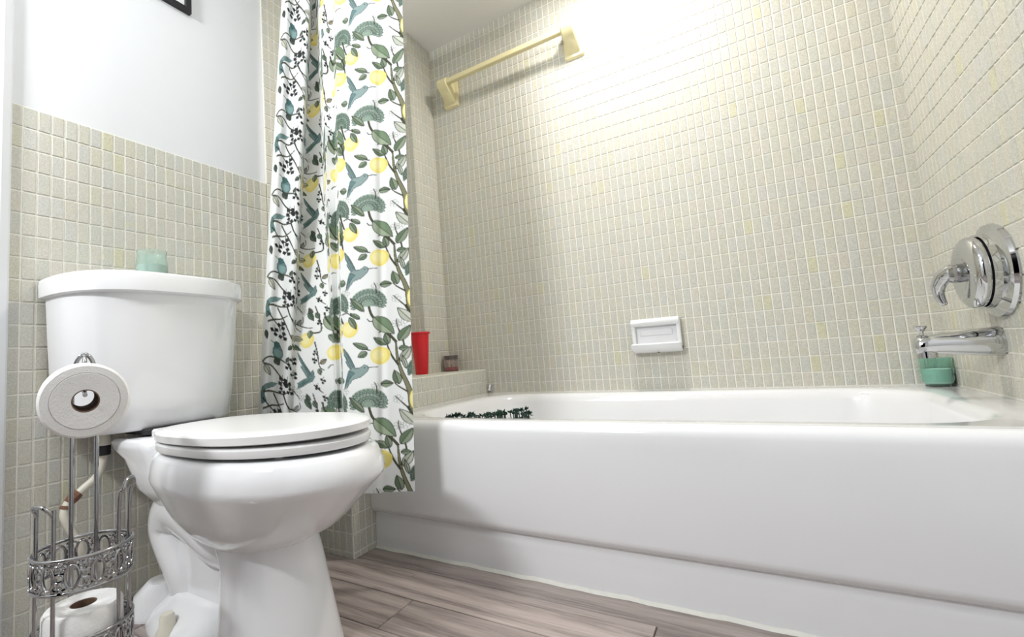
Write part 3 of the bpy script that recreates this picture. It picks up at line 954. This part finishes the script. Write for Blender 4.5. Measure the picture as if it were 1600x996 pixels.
# --- the print: right half
twig([(633, 296), (628, 284), (621, 270), (616, 255), (614, 240), (613, 228)], 5.0, 1.2, (132, 132, 104))
twig([(633, 296), (634, 312), (637, 330), (642, 346), (645, 364)], 5.0, 1.6, (132, 132, 104))
twig([(633, 300), (637, 312), (640, 322)], 1.6, .8)
twig([(626, 172), (635, 186), (638, 206), (642, 222), (639, 246), (645, 268), (641, 300), (646, 318)], 2.2, 1.4)
twig([(574, 186), (577, 198), (582, 206), (600, 219), (614, 230)], 2.2, 2.6)
twig([(583, 210), (577, 213), (573, 211)], 1.2, .6)
twig([(602, 222), (594, 221), (589, 225)], 1.2, .6)
twig([(617, 262), (608, 252), (602, 240), (600, 234)], 2.0, .8)
twig([(617, 256), (624, 238), (623, 224), (615, 206), (614, 196)], 2.0, .7)
twig([(630, 297), (618, 293), (611, 289)], 1.6, .6)
twig([(634, 322), (624, 316), (612, 308)], 1.6, .6)
dahlia((574.5, 326), 24, 20)
leaf((569, 202), (549, 190), 8); leaf((582, 205), (611, 219), 19, (160, 174, 150), (122, 144, 116))
leaf((617, 227), (633, 199), 12); leaf((617, 238), (631, 232), 7); leaf((620, 256), (634, 230), 10, (190, 194, 180), (168, 176, 160))
leaf((600, 238), (582, 234), 9); leaf((603, 236), (598, 222), 8)
lemon((591.5, 255), 12.2, 12.5)
twig([(578, 253), (571, 254), (566, 256)], 1.2, .6)
leaf((574, 252), (553, 251), 8); leaf((573, 257), (560, 268), 9)
lemon((549, 232), 11, 12)
leaf((563, 214), (549, 211), 6); leaf((548, 217), (558, 230), 8)
twig([(538, 217), (545, 212), (552, 215)], 1.1, .6)
hummer(0, 0)
leaf((592, 296), (610, 290), 9); leaf((618, 289), (611, 271), 10)
lemon((640, 304), 6, 14)
leaf((640, 342), (618, 325), 12, (205, 208, 196), (190, 196, 182)); leaf((628, 264), (622, 246), 5, (190, 194, 180), (168, 176, 160))
dahlia((640, 262), 9, 16, 20)
blossom((585, 302)); blossom((614, 203)); blossom((616, 311)); blossom((622, 199)); blossom((541, 200)); blossom((543, 186))
twig([(587, 310), (586, 300), (583, 296)], .9, .5)
# --- middle
leaf((513, 221), (537, 236), 20, (158, 172, 148), (116, 138, 110)); leaf((519, 246), (537, 253), 11); leaf((533, 236), (536, 250), 7)
twig([(513, 214), (516, 224), (526, 234), (534, 242), (538, 262)], 2.0, 1.2)
lemon((528, 269), 11.5, 12)
leaf((541, 307), (531, 309), 10)
dahlia((531, 342), 14, 21, 14)
twig([(531, 344), (534, 356), (538, 366)], 2.0, 1.4)
twig([(518, 296), (522, 290), (528, 287)], 1.2, .5)
# fold section
twig([(496, 250), (506, 246), (509, 238), (505, 222), (500, 208)], 2.0, 1.0)
twig([(499, 262), (503, 278), (506, 296), (513, 300)], 1.4, .7)
for q in ((499, 290), (506, 232), (500, 279), (511, 316), (503, 328), (514, 340)): blackflower(q, .8, q[0] * .7)
leaf((507, 292), (516, 283), 7, (160, 150, 128), (140, 132, 112)); leaf((505, 300), (508, 308), 6)
# --- left half
perched(0, 0)
twig([(424, 314), (430, 306), (440, 302), (454, 304), (465, 309)], 2.2, 1.0)
twig([(425, 315), (437, 315), (448, 325), (458, 334), (468, 342), (478, 352)], 1.8, .8)
twig([(449, 326), (449, 334), (451, 342)], .9, .5); twig([(457, 333), (458, 340)], .9, .5)
leaf((442, 303), (448, 311), 9, (84, 92, 84), (64, 74, 66)); leaf((427, 316), (436, 329), 9, (200, 200, 184), (182, 184, 168))
for q in ((452, 347), (464, 345), (469, 299), (470, 320), (462, 310)): blackflower(q, 1.05, q[1] * .9)
leaf((459, 304), (462, 296), 6, (100, 108, 98), (80, 90, 80))
# bird seen at the left edge
poly([(424, 348), (430, 342), (438, 338.5), (446, 338), (440, 344), (432, 348), (427, 352)], (120, 148, 146))
poly([(424, 348), (428, 350), (427, 358), (430, 366), (426, 370), (423, 372), (422, 358)], (96, 128, 126))
twig([(432, 233), (440, 229), (452, 227), (461, 225), (467, 219)], 2.6, 1.0)
twig([(446, 230), (453, 242), (460, 256), (466, 268), (474, 279)], 1.6, .7)
twig([(431, 241), (440, 249), (448, 256), (450, 262)], 1.4, .6)
twig([(460, 226), (466, 240), (478, 244), (490, 244), (496, 242)], 1.5, .7)
twig([(478, 244), (483, 236), (482, 229)], 1.0, .5); twig([(466, 241), (472, 249), (480, 253)], 1.0, .5)
for q in ((442, 265), (454, 269), (452, 254), (458, 210), (465, 209)): blackflower(q, 1.2, q[1] * .4)
lemon((488, 262), 11, 13)
leaf((482, 264), (464, 265), 8, (205, 205, 190), (188, 190, 174)); leaf((493, 247), (492, 259), 8); leaf((467, 276), (480, 281), 6); leaf((467, 279), (461, 286), 7, (100, 108, 98), (80, 90, 80))
poly([(475, 285), (480, 292), (486, 300), (493, 309), (497, 315), (492, 322), (486, 314), (480, 306), (479, 303), (482, 303), (477, 294)], (124, 147, 145))
poly([(497, 304), (499, 314), (496, 321), (490, 325), (483, 332), (474, 339), (476, 332), (474, 331), (482, 323), (489, 318), (493, 310)], (114, 140, 138))
for a, b in (((480, 294), (491, 317)), ((487, 303), (495, 314)), ((490, 322), (475, 333)), ((486, 322), (479, 331)), ((478, 290), (492, 314)), ((482, 297), (493, 312)), ((492, 320), (477, 335)), ((494, 317), (480, 333))): stroke([p2c(*a), p2c(*b)], .6, (56, 84, 82))
twig([(498, 325), (505, 330), (512, 333)], 1.2, .6)
leaf((492, 352), (487, 342), 6, (90, 98, 88), (70, 80, 70)); leaf((470, 372), (476, 362), 6, (170, 176, 168), (150, 158, 150))
leaf((429, 268), (431, 280), 6, (84, 92, 84), (64, 74, 66)); blossom((480, 215)); blossom((476, 212), .8); blossom((481, 350), .9)
leaf((490, 220), (498, 231), 8, (90, 110, 92), (70, 92, 74))
twig([(425, 378), (436, 372), (446, 369), (455, 364)], 2.6, 1.2)
leaf((501, 218), (506, 226), 7, (110, 126, 110), (90, 108, 90))

SEG = (84, 26, 50, 26, 30, 16, 150)              # columns: facet, flank, facet, ... from the wall to the free edge
NS, NZ = sum(SEG) + 1, 760
FH = .012
zsS = np.linspace(Z_TOP, Z_BOT, NZ)
def s_row(z):
    k = (Z_TOP - z) / (Z_TOP - Z_BOT)
    s1, s2, s3 = .30 - .06 * k, .33 + .27 * k, .47 + .15 * k
    ends = [0, s1 - FH, s1 + FH, s2 - FH, s2 + FH, max(s2 + FH, s3 - FH), max(s2 + FH, s3 - FH) + 2 * FH, 1.0]
    out = [0.0]
    for (p0, p1), n in zip(zip(ends[:-1], ends[1:]), SEG):
        out += list(np.linspace(p0, p1, n + 1)[1:])
    return np.array(out)
NK = 90
KZ = np.linspace(Z_TOP, Z_BOT, NK)
KS = np.array([s_row(z) for z in KZ])
KY = np.array([[y_at(float(q), z) for q in row] for row, z in zip(KS, KZ)])
c_fl = np.zeros(NS, bool)                        # columns on the hidden flanks between facets
o_ = 0
for i_, n_ in enumerate(SEG):
    if i_ % 2:
        c_fl[o_ + 1:o_ + n_] = True
    o_ += n_
V = []
SU = np.zeros((NZ, NS))
for j, z in enumerate(zsS):
    f_ = j / (NZ - 1) * (NK - 1)
    j0 = min(NK - 2, int(f_)); f_ -= j0
    yy = KY[j0] * (1 - f_) + KY[j0 + 1] * f_
    ss = KS[j0] * (1 - f_) + KS[j0 + 1] * f_
    u_ = ss * CW
    o_ = 0
    for i_, n_ in enumerate(SEG):
        if i_ % 2:                               # on a flank the print runs on along the cloth itself
            u_[o_ + 1:o_ + n_] = u_[o_] + np.abs(yy[o_ + 1:o_ + n_] - yy[o_]) * 9.0
        o_ += n_
    SU[j] = u_ * RS
    zr = z * CY0 / yy
    xa_ = np.where(zr > -6, -45.3 - (46.7 - zr) * 0.1405, -52.7)
    xb_ = -26.0 - (46.7 - zr) * 0.0425
    X_ = np.maximum(XL + .3, (xa_ + (xb_ - xa_) * ss) / CY0 * yy)
    V += [(float(p), float(q), float(z)) for p, q in zip(X_, yy)]
F = [(j * NS + i, (j + 1) * NS + i, (j + 1) * NS + i + 1, j * NS + i + 1) for j in range(NZ - 1) for i in range(NS - 1)]
# supersampled lookup of the print at every vertex
du, dv = 0.6, (Z_TOP - Z_BOT) / (NZ - 1) / P_REP * CH * RS / 4
sv = (30.0 - zsS) / P_REP * CH * RS
acc = np.zeros((NZ, NS, 3))
for a in (-1, 0, 1):
    for b in (-1, 0, 1):
        iu = np.clip((SU + a * du).astype(int), 0, canvas.shape[1] - 1)
        iv = np.floor(sv + b * dv).astype(int) % canvas.shape[0]
        acc += canvas[iv[:, None], iu]
acc /= 9 * 255.0
# a pale stitched hem band
lin = np.where(acc <= 0.04045, acc / 12.92, ((acc + 0.055) / 1.055) ** 2.4)
cm, N, L, P = newmat('printed_cotton')
at = N.new('ShaderNodeAttribute'); at.attribute_name = 'print'
L.new(at.outputs['Color'], P.inputs['Base Color'])
P.inputs['Roughness'].default_value = 0.85
P.inputs['Specular IOR Level'].default_value = 0.15
P.inputs['Sheen Weight'].default_value = 0.1
tr = N.new('ShaderNodeBsdfTranslucent')
L.new(at.outputs['Color'], tr.inputs['Color'])
ms = N.new('ShaderNodeMixShader'); ms.inputs[0].default_value = 0.24
L.new(P.outputs['BSDF'], ms.inputs[1]); L.new(tr.outputs['BSDF'], ms.inputs[2])
L.new(ms.outputs['Shader'], N['Material Output'].inputs['Surface'])
cur = thing('shower_curtain', 'white cotton shower curtain printed with hummingbirds, lemons and leafy branches', 'curtain', (-40, CY0, Z_BOT))
co = obj('cloth', (V, F), cm, cur, 180, fix=False)
ca = co.data.color_attributes.new('print', 'FLOAT_COLOR', 'POINT')
ca.data.foreach_set('color', np.concatenate([lin.reshape(-1, 3), np.ones((NS * NZ, 1))], 1).astype(np.float32).ravel())
rod = thing('curtain_rod', 'chrome shower curtain rod spanning the tub alcove', 'curtain rod', (0, 37.4, 54.3))
obj('tube', tube([(XL + .15, 37.6, 54.3), (XR - .15, 37.6, 54.3)], .45, 16), 'chrome', rod, 60)
for x, d in ((XL + .1, 1), (XR - .1, -1)):
    obj('flange', lathe([(1.2, 0), (1.2, .15), (.7, .5), (.5, .6)], (x, 37.6, 54.3), axis=(d, 0, 0), n=24), 'chrome', rod)
for i in range(9):
    s = (i + .5) / 9
    x = xl_c(53) + (xr_c(53) - xl_c(53)) * s
    solo('curtain_ring', tube([(x, 37.6 + .75 * math.cos(a), 53.85 + 1.0 * math.sin(a)) for a in np.linspace(0, 2 * math.pi, 20, endpoint=False)], .07, 6, True), 'chrome',
         'chrome curtain ring on the shower rod', 'curtain ring', (x, 37.6, 53.0), 60, 'curtain rings along the rod')

# ================================================================== WALL FITTINGS
# towel bar
tb = thing('towel_bar', 'pale yellow ceramic towel bar on the tiled back wall', 'towel bar', (-30, YB, 46.2))
def bracket(xc):
    y = YB - .1
    pr = [(y, 51.3), (y - .35, 51.2), (y - 2.9, 50.1), (y - 3.6, 49.6), (y - 3.75, 49.0), (y - 3.5, 48.45), (y - 2.8, 47.9), (y - 1.9, 47.2), (y - 1.1, 46.6), (y - .5, 46.2), (y, 46.1)]
    arm = extrude_x(pr, xc - 1.0, xc + 1.0, .18)
    pl = extrude_x([(y, 51.7), (y - .45, 51.5), (y - .6, 51.1), (y - .6, 46.3), (y - .45, 45.9), (y, 45.7)], xc - 1.5, xc + 1.5, .15)
    b_ = obj('bracket', arm, 'yellow', tb, 35)
    obj('base_plate', pl, 'yellow', b_, 35)
bracket(-41.3); bracket(-18.2)
yb_ = YB - 3.1
obj('bar', extrude_x([(yb_ + .38, 49.5), (yb_ - .38, 49.5), (yb_ - .46, 49.4), (yb_ - .46, 48.75), (yb_ - .38, 48.65), (yb_ + .38, 48.65), (yb_ + .46, 48.75), (yb_ + .46, 49.4)], -40.8, -18.7), 'yellow', tb, 30)

# soap dish
sd = thing('soap_dish', 'white ceramic soap dish on the tiled back wall above the tub', 'soap dish', (-10.7, YB, -1.3))
xa, xb2, y = -13.9, -7.5, YB - .1
body = join(rbox(xa, xb2, y - .45, y, -1.25, 3.5, .15, .14), rbox(xa, xa + .55, y - 1.15, y, -1.1, 3.3, .25, .2), rbox(xb2 - .55, xb2, y - 1.15, y, -1.1, 3.3, .25, .2))
b_ = obj('body', body, 'china', sd, 40)
obj('top_bar', tube([(xa + .1, y - .85, 3.0), (xb2 - .1, y - .85, 3.0)], .55, 16), 'china', sd, 60)
obj('tray', extrude_x([(y, -.4), (y - 1.2, -.35), (y - 2.0, .05), (y - 2.2, .1), (y - 2.3, -.1), (y - 2.1, -.6), (y - 1.5, -1.1), (y - .6, -1.3), (y, -1.3)], xa, xb2, .2), 'china', sd, 40)
obj('inset_bar', rbox(xa + 1.1, xb2 - 1.1, y - .62, y - .3, 1.1, 2.0, .1, .1), 'china', sd, 40)
obj('drain_hole', lathe([(.12, 0), (.12, .12)], (-10.5, y - 1.35, -1.32), n=10), 'dark', sd)

# valve trim and lever
vc = (XR - .12, 55.6, 4.05)
va = thing('shower_valve', 'round chrome shower valve with a curved lever on the faucet wall', 'shower valve', vc)
AXV = (-1, 0, 0)
obj('escutcheon', lathe([(3.85, 0), (3.9, .15), (3.8, .4), (3.4, .55), (3.1, .7), (3.1, 1.15)], vc, AXV, 56), 'chrome', va, 35)
obj('collar', lathe([(2.95, 1.25), (3.0, 1.4), (3.0, 1.6), (2.9, 1.8), (2.6, 2.0), (2.1, 2.15), (1.6, 2.2), (1.25, 2.05), (1.0, 1.9)], vc, AXV, 56), 'chrome', va, 35)
obj('gap_ring', lathe([(2.75, 1.1), (2.75, 1.4)], vc, AXV, 40), 'dark', va)
hc = (vc[0] - 2.0, vc[1] + .1, vc[2] + .1)
lv = obj('lever', tube(smooth_path([(hc[0] - .2, hc[1], hc[2] + .2), (hc[0] - .6, hc[1] + .2, hc[2] + .15), (hc[0] - 1.0, hc[1] + .6, hc[2] - .15), (hc[0] - 1.3, hc[1] + 1.0, hc[2] - .9), (hc[0] - 1.3, hc[1] + 1.1, hc[2] - 1.8), (hc[0] - 1.1, hc[1] + 1.0, hc[2] - 2.6)], 6),
                       [.66] * 6 + list(np.linspace(.66, .62, 6)) + list(np.linspace(.62, .5, 6)) + list(np.linspace(.5, .36, 6)) + list(np.linspace(.36, .26, 6)) + [.16], 18), 'chrome', va, 60)
obj('hub', lathe([(.75, -.4), (.8, .2), (.78, .7), (.6, .9)], hc, AXV, 28), 'wire', lv, 35)

# tub spout
sc_ = np.array([XR - .1, 57.3, -1.85])
so = thing('tub_spout', 'chrome tub spout with a diverter knob above the green jar', 'spout', tuple(sc_))
rs = []
for d, cz, ry, rz in ((0, 0, 1.2, 1.3), (.25, 0.0, 1.22, 1.32), (1.2, .0, 1.15, 1.22), (2.6, .02, 1.02, 1.05), (3.8, .05, .95, .92), (4.6, .02, .92, .88), (5.1, -.05, .88, .85), (5.35, -.15, .7, .7), (5.42, -.2, .4, .4)):
    rs.append([(sc_[0] - d, sc_[1] + ry * math.cos(t_), sc_[2] + cz + rz * math.sin(t_) * (.9 if math.sin(t_) < 0 else 1.0)) for t_ in np.linspace(0, 2 * math.pi, 28, endpoint=False)])
sbdy = obj('body', loft(rs), 'chrome', so, 50)
obj('outlet', lathe([(.72, 0), (.72, -.75), (.6, -.75), (.6, -.2)], (sc_[0] - 4.6, sc_[1], sc_[2] - .35), n=24), 'chrome', so)
kn = obj('diverter_knob', lathe([(.16, 0), (.16, .45), (.3, .62), (.46, .85), (.46, .98), (.01, 1.0)], (sc_[0] - 4.75, sc_[1], sc_[2] + .78), n=20), 'chrome', so)
obj('knob_collar', lathe([(.38, 0), (.38, .14), (.2, .22)], (sc_[0] - 4.75, sc_[1], sc_[2] + .74), n=20), 'chrome', kn)

# adhesive hook by the ledge
hk = thing('adhesive_hook', 'tiny clear plastic adhesive hook at the corner of the ledge', 'hook', (-38.2, YB, -6))
obj('pad', rbox(-38.35, -37.3, YB - .28, YB - .09, -6.2, -4.9, .08, .05), 'clear_plastic', hk)
obj('prong', tube(smooth_path([(-37.8, YB - .28, -5.1), (-37.8, YB - .55, -5.5), (-37.8, YB - .6, -5.9), (-37.8, YB - .9, -5.8)], 4), .16, 8), 'plastic', hk, 60)

# picture frame
pf = thing('picture_frame', 'black picture frame with a pale picture on the white wall', 'picture frame', (XL, 23.5, 43.5))
fy0, fy1, fz0, fz1 = 17.6, 28.75, 43.5, 56.5
fw = .62
for (a, b, c, d) in ((fy0, fy1, fz0, fz0 + fw), (fy0, fy1, fz1 - fw, fz1), (fy0, fy0 + fw, fz0 + fw, fz1 - fw), (fy1 - fw, fy1, fz0 + fw, fz1 - fw)):
    obj('rail', box(XL + .02, XL + .55, a, b, c, d), 'black', pf, None)
obj('picture', box(XL + .03, XL + .12, fy0 + fw, fy1 - fw, fz0 + fw, fz1 - fw), 'mat', pf, None)

# ================================================================== JARS AND CUPS
def jar(name, label, cat, c, prof_out, th, glass, fill_mat, fz0_, fz1_, fill_r, extra=None):
    t_ = thing(name, label, cat, c)
    n = len(prof_out)
    inner = [(max(.02, r - th), h) for r, h in prof_out[::-1]]
    inner[-1] = (inner[-1][0], prof_out[0][1] + th * 1.5)
    V_, F_ = lathe(prof_out + inner, c, n=40, cap=False)
    m = 40
    tot = len(prof_out) * 2
    F_.append(tuple(range(m - 1, -1, -1)))
    F_.append(tuple(range((tot - 1) * m, tot * m)))
    obj('glass', (V_, F_), glass, t_, 40)
    if fill_mat:
        obj('wax', lathe([(fill_r * .95, fz0_), (fill_r, fz0_ + .1), (fill_r, fz1_), (.01, fz1_ + .02)], c, n=36), fill_mat, t_, 40)
    return t_
jar('candle_jar', 'sea green bubbled glass candle jar standing on the tank lid', 'candle jar', (-48.6, 22.3, 9.62),
    [(1.28, 0), (1.36, .25), (1.36, 1.2), (1.28, 2.0), (1.24, 2.4), (1.3, 2.75)], .12, 'green_glass', 'wax_pale', .2, 1.35, 1.2)
jar('candle_jar', 'teal green ribbed glass jar on the tub corner under the spout', 'candle jar', (16.55, 68.9, RIM + .01),
    [(.98, 0), (1.02, .15), (1.26, .6), (1.32, 1.0), (1.25, 1.2), (1.32, 1.4), (1.35, 1.7), (1.28, 1.95), (1.28, 2.5), (1.32, 3.0)], .10, 'green_glass_dark', 'wax_green', .3, 1.8, 1.12)
cj = jar('candle_glass', 'small clear glass with red candle wax on the tiled ledge', 'candle glass', (-44.1, 68.2, LEDGE + .09),
         [(1.2, 0), (1.26, .12), (1.3, 1.2), (1.34, 2.75)], .1, 'clear_glass', 'wax_red', .15, .75, 1.14)
obj('wick', tube([(-44.1, 68.2, LEDGE + .8), (-44.05, 68.2, LEDGE + 1.25)], .05, 6), 'black', cj)
obj('soot_band', lathe([(1.21, 2.0), (1.225, 2.7)], (-44.1, 68.2, LEDGE + .09), n=30, cap=False), 'dark', cj)
cc = (-44.9, 60.6, LEDGE + .09)
cu = thing('plastic_cup', 'tall red plastic cup on the tiled ledge beside the curtain', 'cup', cc)
obj('body', lathe([(.95, 0), (1.02, .1), (1.5, 6.7), (1.4, 6.7), (.92, .3)], cc, n=36), 'red', cu, 35)
obj('rim', lathe([(1.48, 6.45), (1.66, 6.5), (1.7, 6.62), (1.66, 6.78), (1.45, 6.8)], cc, n=36, cap=False), 'red', cu, 40)

# artificial greenery inside the tub
gp = thing('artificial_plant', 'dark green artificial plant inside the tub behind the front rim', 'plant', (-24, 46.4, RIM - 11.8))
prng = random.Random(7)
stems, leaves = [], []
def add_leaf(p, d, L_, wd):
    p, d = np.array(p), np.array(d, float); d /= np.linalg.norm(d)
    n = np.cross(d, (prng.uniform(-1, 1), prng.uniform(-1, 1), prng.uniform(-1, 1))); n /= np.linalg.norm(n) + 1e-9
    m = np.cross(d, n) * .12 * L_
    leaves.append(([p, p + d * L_ * .45 + n * wd + m, p + d * L_, p + d * L_ * .45 - n * wd + m], [(0, 1, 2), (0, 2, 3)]))
for i in range(70):
    f_ = i / 69
    x = -30.3 + 9.6 * f_
    top = RIM + .05 + (.5 * max(0, (f_ - .5) / .5) if f_ > .5 else -.05 + .12 * math.sin(i * 2.1)) + prng.uniform(-.12, .12)
    if .13 < f_ < .52 and not (.2 < f_ < .26 or .33 < f_ < .36 or .42 < f_ < .47): top -= .55
    if f_ > .93: top -= .35
    y_ = prng.uniform(45.0, 47.8)
    b = (x + prng.uniform(-.5, .5), y_ + .6, RIM - 11.9)
    m_ = (x + prng.uniform(-.4, .4), y_ + .3, RIM - 5)
    e = (x, y_, top - .25)
    pth = smooth_path([b, m_, e], 4)
    stems.append(tube(pth, .06, 4))
    for q in pth[2:]:
        for _ in range(4):
            add_leaf(q, (prng.uniform(-1, 1), prng.uniform(-1, 1), prng.uniform(-.2, .9)), prng.uniform(.35, .6), .12)
    for _ in range(7):
        add_leaf((e[0] + prng.uniform(-.12, .12), e[1], e[2]), (prng.uniform(-1, 1), prng.uniform(-1, 1), prng.uniform(.1, 1.2)), prng.uniform(.3, .5), .1)
so_ = obj('stems', join(*stems), 'leaf', gp, 60); so_['kind'] = 'stuff'
lo_ = obj('leaves', join(*leaves), 'leaf', gp, None, fix=False); lo_['kind'] = 'stuff'
